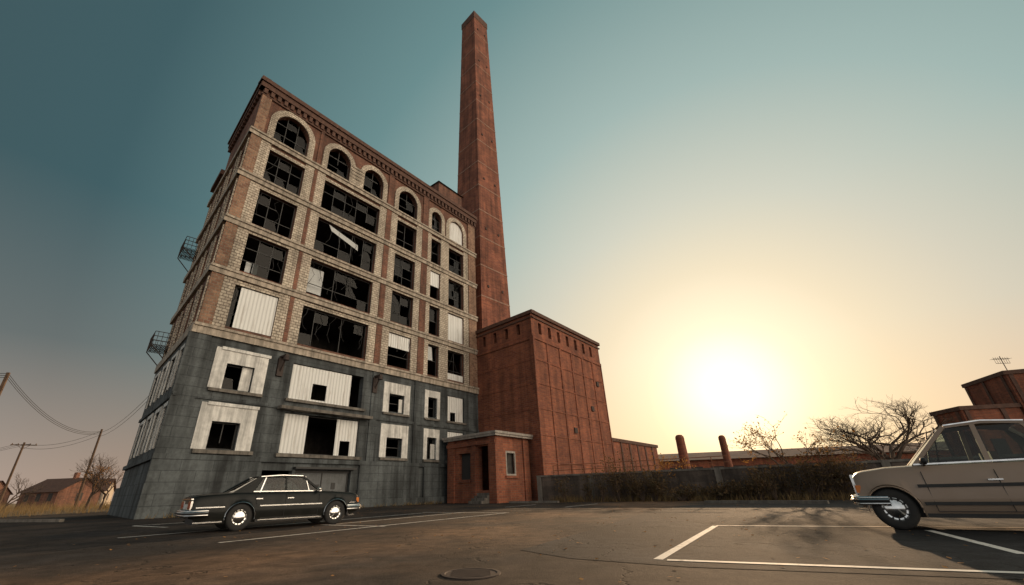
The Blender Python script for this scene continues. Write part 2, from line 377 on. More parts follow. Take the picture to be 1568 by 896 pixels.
for x in (1.4,4.6,7.6,10.3):
    for z in (3.4,6.8): mb.box(x-.25,x,-.17,.0,z,z+2.2);mb.box(x+1.5,x+1.75,-.17,.0,z,z+2.2);mb.box(x-.25,x+1.75,-.17,0,z+2.2,z+2.45)
mb.make('side_white_surrounds','white',bld,FL)
mb=MB();mb.box(-.1,DEP+.3,-.26,-.05,2.75,3.0);mb.box(-.1,DEP+.3,-.2,-.05,6.0,6.2);mb.box(-.1,DEP+.3,-.3,-.05,0,1.6);mb.make('side_gray_mouldings','gray',bld,FL)
mb=MB();mb.box(3.2,DEP+.3,-.3,.3,30.45,30.95);mb.box(3.1,DEP+.42,-.42,.35,30.95,31.15);mb.box(3.15,DEP+.36,-.36,.3,31.15,31.42);mb.box(-.2,3.3,-.3,.3,27.4,27.9)
x=3.3
while x<DEP: mb.box(x,x+.28,-.24,.03,29.95,30.45);x+=.55
mb.make('side_cornice','cornice',bld,FL)
mb=MB()
for z in (11.2,19.6):
    x0,x1,y0=.2,2.6,-1.1
    for k in range(12): mb.box(x0,x1,y0+k*.095,y0+k*.095+.05,z,z+.05)
    for zz in (.35,.7,1.05): mb.beam((x0,y0,z+zz),(x1,y0,z+zz),.04,.04);mb.beam((x0,y0,z+zz),(x0,0,z+zz),.04,.04);mb.beam((x1,y0,z+zz),(x1,0,z+zz),.04,.04)
    k=x0
    while k<=x1+.01: mb.beam((k,y0,z),(k,y0,z+1.05),.03,.03);k+=.27
    for yy in (-.3,-.6,-.9): mb.beam((x0,yy,z),(x0,yy,z+1.05),.03,.03);mb.beam((x1,yy,z),(x1,yy,z+1.05),.03,.03)
    mb.beam((x0,y0,z),(x0,-.1,z-1),.06,.06);mb.beam((x1,y0,z),(x1,-.1,z-1),.06,.06)
mb.make('fire_escape_balconies','iron',bld,FL)
def wp(a,b,z): p=P0+A*a+B*b;return (p.x,p.y,z)
mb=MB()
mb.quad(wp(LEN,0,0),wp(LEN,DEP,0),wp(LEN,DEP,31),wp(LEN,0,31));mb.quad(wp(0,DEP,0),wp(LEN,DEP,0),wp(LEN,DEP,27.7),wp(0,DEP,27.7))
mb.make('rear_walls','brick',bld)
mb=MB();mb.quad(wp(0,0,31.3),wp(LEN,0,31.3),wp(LEN,DEP-3.3,31.3),wp(0,DEP-3.3,31.3));mb.quad(wp(0,DEP-3.3,27.7),wp(LEN,DEP-3.3,27.7),wp(LEN,DEP,27.7),wp(0,DEP,27.7));mb.quad(wp(0,DEP-3.3,27.7),wp(LEN,DEP-3.3,27.7),wp(LEN,DEP-3.3,31.3),wp(0,DEP-3.3,31.3))
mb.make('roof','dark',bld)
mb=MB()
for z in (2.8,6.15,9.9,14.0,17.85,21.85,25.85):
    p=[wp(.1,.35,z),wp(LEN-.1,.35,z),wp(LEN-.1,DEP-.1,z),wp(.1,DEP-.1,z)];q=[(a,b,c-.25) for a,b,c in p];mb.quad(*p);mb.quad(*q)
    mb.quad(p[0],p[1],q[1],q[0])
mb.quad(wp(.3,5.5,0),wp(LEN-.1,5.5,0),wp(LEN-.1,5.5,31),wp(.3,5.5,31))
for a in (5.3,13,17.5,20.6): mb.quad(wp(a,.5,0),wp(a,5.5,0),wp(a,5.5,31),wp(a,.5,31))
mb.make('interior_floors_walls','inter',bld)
mb=MB();mb.box(20.6,24.6,1.2,5,31.2,34.6);i=[(20.4,1,34.6),(24.8,1,34.6),(24.8,5.2,34.6),(20.4,5.2,34.6)];t=(22.6,3,36.0)
for k in range(4): mb.quad(i[k],i[(k+1)%4],t)
mb.make('roof_bulkhead','brick',bld,FA)

# ================================================================ chimney
ch=empty('brick_smokestack',(0,49,0),math.radians(45))
mb=MB();lv=[(0,4.05),(20,3.62),(38,3.18),(60,2.68),(79.4,2.25)]
for (z0,h0),(z1,h1) in zip(lv,lv[1:]):
    a,b=h0/2**.5,h1/2**.5
    for s in ((-1,-1,1,-1),(1,-1,1,1),(1,1,-1,1),(-1,1,-1,-1)): mb.quad((s[0]*a,s[1]*a,z0),(s[2]*a,s[3]*a,z0),(s[2]*b,s[3]*b,z1),(s[0]*b,s[1]*b,z1))
mb.make('shaft','brick_ch',ch)
def chw(z):
    for (z0,h0),(z1,h1) in zip(lv,lv[1:]):
        if z0<=z<=z1: return (h0+(h1-h0)*(z-z0)/(z1-z0))/2**.5
mb=MB();z=22
while z<78: w=chw(z)+.03;mb.box(-w,w,-w,w,z,z+.16);z+=4.3
mb.make('mortar_bands',plain_mat('band_brick',(.36,.22,.16),.9),ch)
mb=MB();w=chw(79)+.1;mb.box(-w,w,-w,w,78.0,79.5)
for k in range(4):
    c=[(-w,-w,79.5),(w,-w,79.5),(w,w,79.5),(-w,w,79.5)];mb.quad(c[k],c[(k+1)%4],(0,0,83.8))
mb.make('cap','cornice',ch)
mb=MB();z=22
while z<78:
    w=chw(z)+.02
    for s in (-.5,.5): mb.box(w*s-.12,w*s+.12,-w-.06,-w+.1,z+1.5,z+1.8);mb.box(w-.1,w+.06,w*s-.12,w*s+.12,z+1.5,z+1.8)
    z+=8.6
mb.make('tie_rod_plates','iron',ch)

# ================================================================ brick block
Q=Vector((4.62,36.97,0));blk=empty('brick_boiler_house')
BL=frame(E,-B);BR=frame(Q,A);LB=7.81;RB=14.1
sl=[(1.0+k*1.6,1.45+k*1.6,14.4,15.5) for k in range(4)];sr=[(1.2+k*1.75,1.75+k*1.75,14.3,15.45) for k in range(8) if 1.75+k*1.75<13.9]
mb=MB();sheet(mb,sl,0,LB,0,16.3,0,.4);mb.make('left_wall','brick_blk',blk,BL,fixn=False)
mb=MB();sheet(mb,sr,0,RB,0,16.3,0,.4);mb.make('right_wall','brick_blk',blk,BR,fixn=False)
mb=MB()
for k in range(1,6):
    z=2.2*k+.6
    mb.box(0,RB,-.05,.02,z,z+.12)
for k in range(0,7):
    x=k*2.33;mb.box(x if k else .003,min(x+.3,RB),-.08,.02,.3,13.6)
mb.box(0,RB,-.1,.02,13.6,13.9)
mb.make('right_panels','brick_blk',blk,BR)
mb=MB()
for k in range(1,6): mb.box(0,LB,-.04,.02,2.2*k+.6,2.2*k+.7)
mb.box(LB-.4,LB-.003,-.08,.02,.3,13.6);mb.box(0,LB,-.1,.02,13.6,13.9);mb.make('left_panels','brick_blk',blk,BL)
mb=MB();mb.box(-.1,LB+.2,-.2,.35,16.1,16.45);mb.box(-.1,LB+.2,-.12,.1,15.7,15.85);mb.make('coping_a','cornice',blk,BL)
mb=MB();mb.box(.001,RB+.2,-.199,.35,16.1,16.449);mb.box(.001,RB+.2,-.12,.1,15.7,15.849);mb.make('coping_b','cornice',blk,BR)
mb=MB();q=Q;r1=Q+A*RB;b1=E;b2=r1+B*LB
mb.quad((q.x,q.y,16.2),(r1.x,r1.y,16.2),(b2.x,b2.y,16.2),(b1.x,b1.y,16.2));mb.quad((r1.x,r1.y,0),(b2.x,b2.y,0),(b2.x,b2.y,16.2),(r1.x,r1.y,16.2));mb.quad((b2.x,b2.y,0),(b1.x,b1.y,0),(b1.x,b1.y,16.2),(b2.x,b2.y,16.2))
mb.quad((q.x-.3,q.y+.8,13),(r1.x-.3,r1.y+.8,13),(b2.x,b2.y,13),(b1.x+.5,b1.y,13))
mb.make('roof_and_rear','brick_blk',blk)
mb=MB()
for (x,z) in ((10.2,8.1),(6,5.6),(12.2,11)): mb.box(x,x+.5,-.12,-.02,z,z+.5)
mb.make('vents','iron',blk,BR)
lw=empty('low_brick_wing');p=Q+A*RB;FW=frame(p,A)
mb=MB();sheet(mb,[],0,14.4,0,5.5,.3);mb.box(.02,14.4,.3,6,5.5,5.52);mb.quad((14.4,.3,0),(14.4,6,0),(14.4,6,5.5),(14.4,.3,5.5));mb.make('walls','brick_blk',lw,FW)
mb=MB();mb.box(.02,14.6,.15,.5,5.45,5.8);
for k in range(6): mb.box(.4+k*2.4,.75+k*2.4,.22,.32,0,5.45)
mb.make('coping','cornice',lw,FW)
en=empty('brick_entrance_porch');K=Vector((.76,34.45,0));KL=K+B*5.6;EL=frame(KL,-B);ER=frame(K,A);H=4.75
mb=MB();sheet(mb,[(1.2,2.7,1.7,3.7),(3.55,4.85,.9,4.1)],0,5.6,0,H,0,.5);mb.make('front_wall','brick_blk',en,EL,fixn=False)
mb=MB();sheet(mb,[(1.3,2.6,1.9,3.7)],0,4.5,0,H,0,.5);mb.make('side_wall','brick_blk',en,ER,fixn=False)
mb=MB();mb.box(-.05,.8,-.15,.05,0,H);mb.box(2.95,3.45,-.15,.05,0,H);mb.box(4.95,5.75,-.15,.05,0,H);mb.box(-.15,5.75,-.2,0,4.2,4.5);mb.box(1.1,2.8,-.1,.02,1.5,1.7);mb.make('piers','brick_blk',en,EL)
mb=MB();mb.box(.0,.8,-.15,.05,0,H-.001);mb.box(3.6,4.4,-.12,.05,0,H-.001);mb.box(1.15,2.75,-.1,.02,1.7,1.88);mb.make('side_piers','brick_blk',en,ER)
mb=MB();c=[K+(K-KL).normalized()*.4-A*.4,KL+(KL-K).normalized()*.4-A*.4,KL+A*5+(KL-K).normalized()*.4,K+A*5+(K-KL).normalized()*.4]
for z0,z1,s in((H,H+.16,.0),(H+.16,H+.34,.12)):
    cc=[Vector((v.x,v.y,0)) for v in c];ce=sum(cc,Vector())/4;cc=[v+(v-ce).normalized()*s for v in cc]
    zl=z0+(.002 if s else 0)
    mb.quad(*[(v.x,v.y,zl) for v in cc]);mb.quad(*[(v.x,v.y,z1) for v in cc])
    for k in range(4): a,b=cc[k],cc[(k+1)%4];mb.quad((a.x,a.y,zl),(b.x,b.y,zl),(b.x,b.y,z1),(a.x,a.y,z1))
mb.make('roof_slab','cap',en)
mb=MB()
for k in range(5): mb.box(3.46,4.94,-.95+k*.3,.6,.18*k+.001,.18*(k+1))
mb.make('steps','concrete',en,EL)
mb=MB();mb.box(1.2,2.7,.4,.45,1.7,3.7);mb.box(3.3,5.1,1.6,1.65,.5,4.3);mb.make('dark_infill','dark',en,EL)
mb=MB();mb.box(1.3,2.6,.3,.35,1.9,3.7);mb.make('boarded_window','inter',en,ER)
mb=MB();mb.box(1.3,1.42,.0,.12,1.9,3.7);mb.box(2.48,2.6,0,.12,1.9,3.7);mb.box(1.42,2.48,0,.12,3.55,3.7);mb.box(1.42,2.48,0,.12,1.9,2.02);mb.make('window_frame','cap',en,ER)

# ================================================================ ground
def ground_mat(name,ca,cb_):
    m,nt,b=nmat(name);tc=N(nt,'ShaderNodeTexCoord');o=tc.outputs['Object']
    n1=noise_(nt,o,.16,6,.6);n2=noise_(nt,o,70,3,.7);n3=noise_(nt,o,2.3,6,.65,.5);n4=noise_(nt,stretch(nt,o,(.5,.12,1)),1,4,.6)
    vo=N(nt,'ShaderNodeTexVoronoi',feature='DISTANCE_TO_EDGE');vo.inputs['Scale'].default_value=.33
    nd=N(nt,'ShaderNodeTexNoise');nd.inputs['Scale'].default_value=1.3;nd.inputs['Detail'].default_value=6;nt.links.new(o,nd.inputs['Vector'])
    va=N(nt,'ShaderNodeVectorMath',operation='SCALE');nt.links.new(nd.outputs[1],va.inputs[0]);va.inputs[3].default_value=1.6
    vb=N(nt,'ShaderNodeVectorMath',operation='ADD');nt.links.new(o,vb.inputs[0]);nt.links.new(va.outputs[0],vb.inputs[1]);nt.links.new(vb.outputs[0],vo.inputs['Vector'])
    crack=ramp_(nt,vo.outputs[0],[(0,1.0),(.012,0.0)])
    cmask=math_(nt,'MULTIPLY',crack,ramp_(nt,n3,[(.42,0.0),(.55,1.0)]))
    c=mix_(nt,ramp_(nt,n1,[(.4,0.0),(.58,1.0)]),ca,cb_)
    c=mix_(nt,1,c,ramp_(nt,n3,[(.3,.5),(.65,1.3)]),'MULTIPLY');c=mix_(nt,1,c,ramp_(nt,n2,[(.3,.35),(.7,1.7)]),'MULTIPLY')
    c=mix_(nt,1,c,ramp_(nt,n4,[(.35,.65),(.6,1.15)]),'MULTIPLY')
    # sunlit streak across the lot, painted as a paler, warmer asphalt colour
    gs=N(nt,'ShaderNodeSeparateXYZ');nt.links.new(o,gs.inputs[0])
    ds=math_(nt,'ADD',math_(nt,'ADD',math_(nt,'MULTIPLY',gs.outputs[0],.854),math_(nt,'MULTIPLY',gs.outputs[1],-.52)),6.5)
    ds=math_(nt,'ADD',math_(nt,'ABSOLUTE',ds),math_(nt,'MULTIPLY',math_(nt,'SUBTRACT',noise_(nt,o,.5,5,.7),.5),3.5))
    sun_streak=ramp_(nt,math_(nt,'DIVIDE',ds,6.0),[(.18,1.0),(.55,0.0)])
    c=mix_(nt,sun_streak,c,mix_(nt,1,c,(2.5,2.1,1.7),'MULTIPLY'))
    c=mix_(nt,cmask,c,(.012,.011,.01))
    nt.links.new(c,b.inputs['Base Color']);b.inputs['Roughness'].default_value=.95
    b.inputs['Specular IOR Level'].default_value=.15
    h=math_(nt,'ADD',math_(nt,'ADD',math_(nt,'MULTIPLY',n2,.5),math_(nt,'MULTIPLY',n3,.7)),math_(nt,'MULTIPLY',cmask,-1.2));bump_(nt,b,h,.5,.03);return m
def field_mat():
    m,nt,b=nmat('dry_field');tc=N(nt,'ShaderNodeTexCoord');o=tc.outputs['Object'];n1=noise_(nt,o,.08,7,.7);n2=noise_(nt,o,1.7,6,.8)
    c=mix_(nt,ramp_(nt,n1,[(.35,0.0),(.65,1.0)]),(.10,.075,.04),(.17,.125,.065));c=mix_(nt,1,c,ramp_(nt,n2,[(.3,.5),(.7,1.3)]),'MULTIPLY')
    nt.links.new(c,b.inputs['Base Color']);b.inputs['Roughness'].default_value=1;bump_(nt,b,n2,1,.2);return m
mb=MB();mb.quad((-1500,-1500,0),(1500,-1500,0),(1500,1500,0),(-1500,1500,0));mb.make('ground',field_mat(),fixn=False)
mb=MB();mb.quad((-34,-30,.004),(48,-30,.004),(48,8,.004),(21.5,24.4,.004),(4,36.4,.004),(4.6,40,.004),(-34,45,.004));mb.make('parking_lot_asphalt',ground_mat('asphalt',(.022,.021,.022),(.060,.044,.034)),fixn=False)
mb=MB();mb.quad((.5,7.6,.008),(1.1,6.6,.008),(2.3,5.7,.008),(6.5,3.9,.008),(18,1.5,.008),(30,12,.008),(9.5,22.5,.008),(5.7,17.1,.008),(2.9,11.8,.008));mb.make('painted_shade_patch',ground_mat('asphalt_painted_shade',(.016,.017,.019),(.034,.034,.036)),fixn=False)  # shade over the right of the lot, painted as a darker asphalt colour
def line_mat():
    m,nt,b=nmat('worn_white_line');tc=N(nt,'ShaderNodeTexCoord');o=tc.outputs['Object'];n1=noise_(nt,o,9,7,.8);n2=noise_(nt,o,1.1,4,.7)
    f=math_(nt,'ADD',n1,math_(nt,'MULTIPLY',n2,.6));c=mix_(nt,ramp_(nt,f,[(.62,0.0),(.78,1.0)]),(.07,.068,.065),(.62,.6,.56))
    nt.links.new(c,b.inputs['Base Color']);b.inputs['Roughness'].default_value=.8;return m
mb=MB()
def line(p,q,w=.12,z=.012):
    p=Vector(p+(0,));q=Vector(q+(0,));d=(q-p).normalized();n=Vector((-d.y,d.x,0))*w/2
    mb.quad(*[(v.x,v.y,z) for v in (p-n,q-n,q+n,p+n)])
line((2.16,6.29),(5.17,10.9));line((5.22,10.95),(11.5,8.05),z=.0135);line((2.25,6.22),(9.0,3.1),z=.0135);line((6.45,5.97),(8.05,8.85))
line((-5.58,10.0),(.78,19.5));line((-2.9,13.5),(-5.2,14.9),z=.0135);line((-4.9,15.0),(-1.0,21.0)) ;line((-9.2,11.9),(-2.8,21.6)) ;line((-12.8,17.1),(-11.0,19.6));line((-12.7,17.0),(-10.6,15.7),z=.0135);line((.9,19.5),(-3.0,22.1),z=.0135);line((4,24),(6.5,27.6));line((1,26),(3,29))
mb.make('parking_line_markings',line_mat(),fixn=False)
kb=empty('kerb');
def kerb(p,q,w,h=.13,nm='kerb_run'):
    p=Vector(p+(0,));q=Vector(q+(0,));L=(q-p).length;mb=MB();mb.box(0,L,0,w,0,h);mb.make(nm,'concrete',kb,frame(p,(q-p)))
kerb((11.2,24.2),(14.6,20.2),.25);kerb((1.6,33.9),(4.8,31.8),.3);kerb((-34,26.6),(-20,22),.2)
mb=MB();mb.lathe([(.34,.006),(.34,.016),(.30,.018),(.29,.012),(.0,.012)],(-.2,5.64,0),ax=2,n=32)
for k in range(-3,4): mb.box(-.2-.22,-.2+.22,5.64+k*.07-.015,5.64+k*.07+.015,.0125,.0165)
mb.make('manhole_cover','iron')
mb=MB();r_=random.Random(9)
for k in range(1500):
    if k<900: t=r_.random();c=Vector((4.5,34.2,.02)).lerp(Vector((21,22.6,.02)),t)+Vector((r_.gauss(0,.8)-.3,r_.gauss(0,1.2)-.8,0))
    else: c=Vector((r_.uniform(-9,12),r_.uniform(3.5,30),.02))
    a=r_.uniform(0,6.28);l=r_.uniform(.02,.045);u_=Vector((math.cos(a),math.sin(a),r_.uniform(-.2,.3)))*l;v_=Vector((-math.sin(a),math.cos(a),r_.uniform(-.2,.3)))*l*.6;mb.quad(c-u_,c-v_,c+u_,c+v_)
fallen=mb
# ================================================================ perimeter wall
wl=empty('perimeter_wall')
wm=brick_mat('old_wall',(.17,.13,.105),(.11,.085,.07),(.13,.11,.095),bw=.8,bh=.35,grime=.6,streak=.6,bump=.8)
def wallrun(p,q,h=1.72,t=.3,nm='run'):
    p=Vector(p+(0,));q=Vector(q+(0,));L=(q-p).length;Fm=frame(p,(q-p));mb=MB();mb.box(0,L,0,t,0,h);mb.make(nm,wm,wl,Fm)
    mb=MB();mb.box(-.05,L+.05,-.06,t+.06,h,h+.12);x=0
    while x<L: mb.box(x,x+.35,-.08,-.001,0,h-.002);x+=4.2
    mb.make(nm+'_coping','concrete',wl,Fm)
wallrun((4.0,35.9),(21,24.2));wallrun((21,24.2),(44,8.5))
fe=empty('pipe_railing');p=Vector((5.2,35.3,0));q=Vector((15.3,28.4,0));Fm=frame(p,q-p);L=(q-p).length;mb=MB();x=0
while x<L: mb.tube([(x,.1,1.8),(x,.1,2.5)],.03,6);x+=1.6
for z in (2.15,2.5): mb.tube([(0,.1,z),(L,.1,z)],.025,6)
mb.make('rails',simple('rust',(.25,.1,.05),.8),fe,Fm)

# ================================================================ shrubs
def leafmat(name,c1,c2):
    m,nt,b=nmat(name);oi=N(nt,'ShaderNodeTexCoord');n1=noise_(nt,oi.outputs['Object'],2.2,3,.6)
    nt.links.new(ramp_(nt,n1,[(.35,c1),(.65,c2)]),b.inputs['Base Color']);b.inputs['Roughness'].default_value=.9
    tr=N(nt,'ShaderNodeBsdfTranslucent');tr.inputs[0].default_value=rgb(c2);mx=N(nt,'ShaderNodeMixShader');mx.inputs[0].default_value=.3
    nt.links.new(b.outputs[0],mx.inputs[1]);nt.links.new(tr.outputs[0],mx.inputs[2]);nt.links.new(mx.outputs[0],nt.nodes['Material Output'].inputs[0]);return m
M['leaf']=leafmat('shrub_leaf',(.045,.04,.02),(.13,.075,.03));M['oleaf']=leafmat('autumn_leaf',(.28,.12,.03),(.4,.2,.05));M['grass']=leafmat('dry_grass',(.16,.11,.05),(.26,.18,.08))
fallen.make('fallen_leaves','oleaf',fixn=False)
def leafquad(mb,c,s,r):
    a=Vector((r.gauss(0,1),r.gauss(0,1),r.gauss(0,1))).normalized();b=a.cross(Vector((r.gauss(0,1),r.gauss(0,1),r.gauss(0,1)))).normalized()
    a*=s;b*=s*.55;mb.quad(c-a,c-b,c+a,c+b)
def shrub(mb,base,w,h,n,r):
    mb.cur=0
    tips=[]
    for k in range(12):
        t=Vector((base.x+r.gauss(0,w*.4),base.y+r.gauss(0,w*.4),h*r.uniform(.5,1.1)));mid=(base+t)/2+Vector((r.gauss(0,.08),r.gauss(0,.08),.1));mb.tube([base,mid,t],[.02,.013,.005],4,False);tips+=[t,mid]
    mb.cur=1
    for k in range(n):
        c=r.choice(tips);leafquad(mb,c+Vector((r.gauss(0,w*.16),r.gauss(0,w*.16),r.gauss(0,h*.13))),r.uniform(.04,.09),r)
    mb.cur=0
rr=random.Random(5)
mb=MB();p=Vector((6,33.9,0));q=Vector((20.4,24.0,0))
for k in range(44):
    t=rr.random()**.85;b=p.lerp(q,t)+Vector((rr.gauss(0,.25)-.2,rr.gauss(0,.25)-.35,0));d=.75+.5*math.sin(t*9)
    shrub(mb,b,rr.uniform(.5,1.1),max(.6,rr.uniform(.9,2.1)*d+.3),240,rr)
for k in range(16):
    b=Vector((21,23.4,0)).lerp(Vector((34,14.6,0)),rr.random());shrub(mb,b,.8,rr.uniform(.5,1.4),160,rr)
mb.make('dry_shrubs',['bark','leaf'],fixn=False)
mb=MB()
def tuft(c,h,n,r,sp=.25):
    for k in range(n):
        b=c+Vector((r.gauss(0,sp),r.gauss(0,sp),0));t=b+Vector((r.gauss(0,.12),r.gauss(0,.12),h*r.uniform(.5,1.1)));s=Vector((r.gauss(0,1),r.gauss(0,1),0)).normalized()*.02;mb.quad(b-s,b+s,t)
for k in range(150):
    t=rr.random();tuft(Vector((5,34.6,0)).lerp(Vector((21,23.3,0)),t)+Vector((rr.gauss(0,.2),rr.gauss(0,.2)-.3,0)),.5,14,rr)
for k in range(70):
    t=rr.random();tuft(P0.lerp(E,t)+Vector((.35,-.4,0))+Vector((rr.gauss(0,.08),rr.gauss(0,.08),0)),.28,9,rr,.12)
for k in range(900):
    x=rr.uniform(-80,-30);y=rr.uniform(30,75);tuft(Vector((x,y,0)),rr.uniform(.5,1.3),7,rr,.6)
mb.make('dry_grass','grass',fixn=False)

# ================================================================ trees
def tree(name,loc,h,seed,spread=.55,depth=6,r0=None,leaves=0,leaf='oleaf',trunk=.28,wide=1.0):
    r=random.Random(seed);mb=MB();tips=[]
    def br(p,d,L,rad,lv):
        n=4;pts=[p];rs=[rad];q=p;dd=d
        for k in range(n):
            dd=(dd+Vector((r.gauss(0,.13),r.gauss(0,.13),r.gauss(.03,.08)))).normalized();q=q+dd*L/n;pts.append(q);rs.append(rad*(1-.35*(k+1)/n))
        mb.tube(pts,rs,6 if lv<2 else (4 if lv<4 else 3),False)
        if lv>=3: tips.extend(pts[2:])
        if lv>=depth: return
        m=3 if lv<2 else r.choice((2,3,3))
        for k in range(m):
            ax=Vector((r.gauss(0,1),r.gauss(0,1),r.gauss(0,.5))).normalized()
            nd=(dd+ax*spread*r.uniform(.7,1.5)).normalized()
            s=pts[-1] if k<2 else pts[r.choice((2,3))]
            br(s,nd,L*r.uniform(.66,.88),rad*.6,lv+1)
    r0=r0 or h*.026
    br(Vector((0,0,-.1)),Vector((0,0,1)),h*trunk,r0,0)
    zmax=max(v[2] for v in mb.v);s=h/zmax;mb.v=[(a*s*wide,b*s*wide,c*s) for a,b,c in mb.v]
    if leaves:
        mb.cur=1
        for k in range(leaves):
            c=r.choice(tips)*s;c.x*=wide;c.y*=wide;leafquad(mb,c+Vector((r.gauss(0,.08),r.gauss(0,.08),r.gauss(0,.08))),r.uniform(.04,.08),r)
    mb.make(name,['bark',leaf],None,Matrix.Translation(loc),fixn=False)
tree('bare_tree',(37.5,41,0),9.0,11,.8,7,.2,trunk=.2,wide=1.3);tree('bare_tree.001',(36.2,39.5,0),6.8,12,.8,7,.17,trunk=.2,wide=1.3);tree('autumn_sapling',(17.4,26.6,0),4.9,4,.7,5,.07,700,wide=1.3)
tree('bare_tree.002',(-44.5,51.5,0),6.0,21,.6,6);tree('bare_tree.003',(-41.5,50,0),4.6,22,.7,6,leaves=500);tree('autumn_sapling.001',(12.5,30.8,0),2.9,8,.6,5,.03,350)
tree('bare_tree.004',(-52,50,0),4.0,31,.8,5)
# ================================================================ poles
def pole(name,loc,h,arm=1.2,ang=0,arms=1):
    e=empty(name,loc,ang);mb=MB();mb.tube([(0,0,0),(0,0,h)],[.17,.12],8)
    for k in range(arms):
        z=h-.35-k*.8;mb.beam((-arm,.12,z),(arm,.12,z),.1,.12);mb.beam((-arm*.5,.12,z),(0,.12,z-.6),.04,.04);mb.beam((arm*.5,.12,z),(0,.12,z-.6),.04,.04)
        for x in (-arm*.9,-arm*.45,arm*.45,arm*.9): mb.lathe([(.05,0),(.07,.08),(.04,.16),(0,.18)],(x,.12,z+.06),ax=2,n=6)
    mb.make('pole_and_crossarm','wood',e)
pole('utility_pole',(-50.5,57,0),9.4,.0001,.3,0);pole('utility_pole.001',(-66,62.6,0),8.7,1.4,.5,1);pole('utility_pole.002',(-35.6,30.5,0),9.7,.0001,.5,0)
pl=MB()
def wire(p,q,sag=1.0,n=14):
    p=Vector(p);q=Vector(q);pl.tube([p.lerp(q,k/n)-Vector((0,0,sag*4*(k/n)*(1-k/n))) for k in range(n+1)],.02,4,False)
for dz in (0,-.5): wire((-50.5,57,9.2+dz),(-66,62.6,8.5+dz),.8);wire((-50.5,57,9.0+dz),(-24.5,33,11.5+dz),1.2)
for dx in (-1,0,1): wire((-66+dx,62.6,8.5),(-130+dx,90,8.5),1.2);wire((-35.6,30.5,9.5-.15*dx),(-50.5,57,9.0-.15*dx),1.4);wire((-35.6,30.5,9.5-.15*dx),(-60+dx,10,9.6),1.2)
pl.make('power_lines','blackpl',fixn=False)
# ================================================================ background houses
def house(name,loc,w,d,h,rh,ang,wallm,roofm='cornice'):
    e=empty(name,loc,ang);mb=MB();mb.box(-w/2,w/2,-d/2,d/2,0,h);mb.quad((-w/2,-d/2,h),(-w/2,d/2,h),(-w/2,0,h+rh));mb.quad((w/2,-d/2,h),(w/2,d/2,h),(w/2,0,h+rh));mb.make('walls',wallm,e)
    mb=MB();o=.4;s=rh*o/(d/2)
    for sg in(-1,1): mb.quad((-w/2-o,sg*(d/2+o),h-s),(w/2+o,sg*(d/2+o),h-s),(w/2+o,0,h+rh+.02),(-w/2-o,0,h+rh+.02))
    mb.make('roof',roofm,e,fixn=False)
    mb=MB()
    for k in range(int(w//2.5)):
        x=-w/2+1.2+k*2.5;mb.box(x,x+.9,-d/2-.03,-d/2+.02,1.0,2.2)
    mb.box(w/2-.02,w/2+.03,-.5,.5,1,2.2);mb.make('windows','dark',e)
    mb=MB();mb.box(w*.2,w*.2+.6,-.3,.3,h,h+rh+.9);mb.make('chimney','brick',e)
house('distant_house',(-82,92,0),10,8,2.8,2.2,.5,'band');house('distant_house.001',(-74,80,0),8,7,2.6,2,-.2,'brick');house('distant_house.002',(-110,96,0),12,8,2.8,2.5,.2,'brick');house('distant_house.003',(-97,110,0),9,8,3,2.4,.9,'white')
sh=empty('long_low_warehouse');p=Vector((31,82,0));q=Vector((78,68,0));Fm=frame(p,q-p);L=(q-p).length
mb=MB();mb.box(0,L,0,16,0,4.9);mb.make('walls','brick_blk',sh,Fm)
mb=MB();mb.quad((-.5,-.6,4.9),(L+.5,-.6,4.9),(L+.5,8,6.6),(-.5,8,6.6));mb.quad((-.5,16.6,4.9),(L+.5,16.6,4.9),(L+.5,8,6.6),(-.5,8,6.6));mb.make('roof',plain_mat('rusty_roof',(.30,.15,.09),.6,var=.5,scale=.4),sh,Fm,fixn=False)
mb=MB();
for k in range(14): mb.box(2+k*3.4,4+k*3.4,-.05,.02,2.2,3.8)
mb.make('windows','dark',sh,Fm)
for nm,x,y,h,r in(('small_round_chimney',26.6,60.5,7.2,.55),('small_round_chimney.001',33.4,62.5,7.2,.45)):
    mb=MB();mb.lathe([(r*1.25,0),(r*1.1,h*.5),(r,h-.7),(r*1.05,h-.6),(r*.95,h-.25),(r*.6,h-.05),(0,h)],(0,0,0),ax=2,n=16);mb.make(nm,'brick_ch',None,Matrix.Translation((x,y,0)),smooth=50)
def bgblock(name,P,D,L,dep,h):
    e=empty(name);Fm=frame(P,D);mb=MB();mb.box(0,L,0,dep,0,h);mb.make('walls','brick_blk',e,Fm)
    mb=MB();mb.box(-.15,L+.15,-.15,dep+.15,h,h+.4);x=.2
    while x<L: mb.box(x,x+.35,-.1,-.003,.0,h-.01);x+=3.1
    y=.4
    while y<dep: mb.box(-.1,-.003,y,y+.35,0,h-.01);y+=3.1
    mb.make('coping_and_piers','cornice',e,Fm)
    mb=MB();x=1.2
    while x<L-1: mb.box(x,x+1.2,-.04,.02,h*.35,h*.6);x+=3.1
    mb.make('windows','dark',e,Fm)
bgblock('brick_warehouse',(49.8,45.3),(.93,-.2),5,4,7.3);bgblock('brick_warehouse.001',(54.8,44,0),(.93,-.36),30,7,10.6)
an=empty('roof_antenna',(57.8,46,10.9));mb=MB();mb.tube([(0,0,0),(0,0,2.2)],.04,6);mb.beam((-1,0,1.9),(1,0,1.9),.04,.04);mb.beam((-.8,0,1.4),(.8,0,1.4),.04,.04)
for k in range(-3,4): mb.beam((k*.3,-.3,1.9),(k*.3,.3,1.9),.02,.02);mb.beam((k*.26,0,1.4),(k*.26,.0,2.1),.02,.02)
mb.make('mast','iron',an)

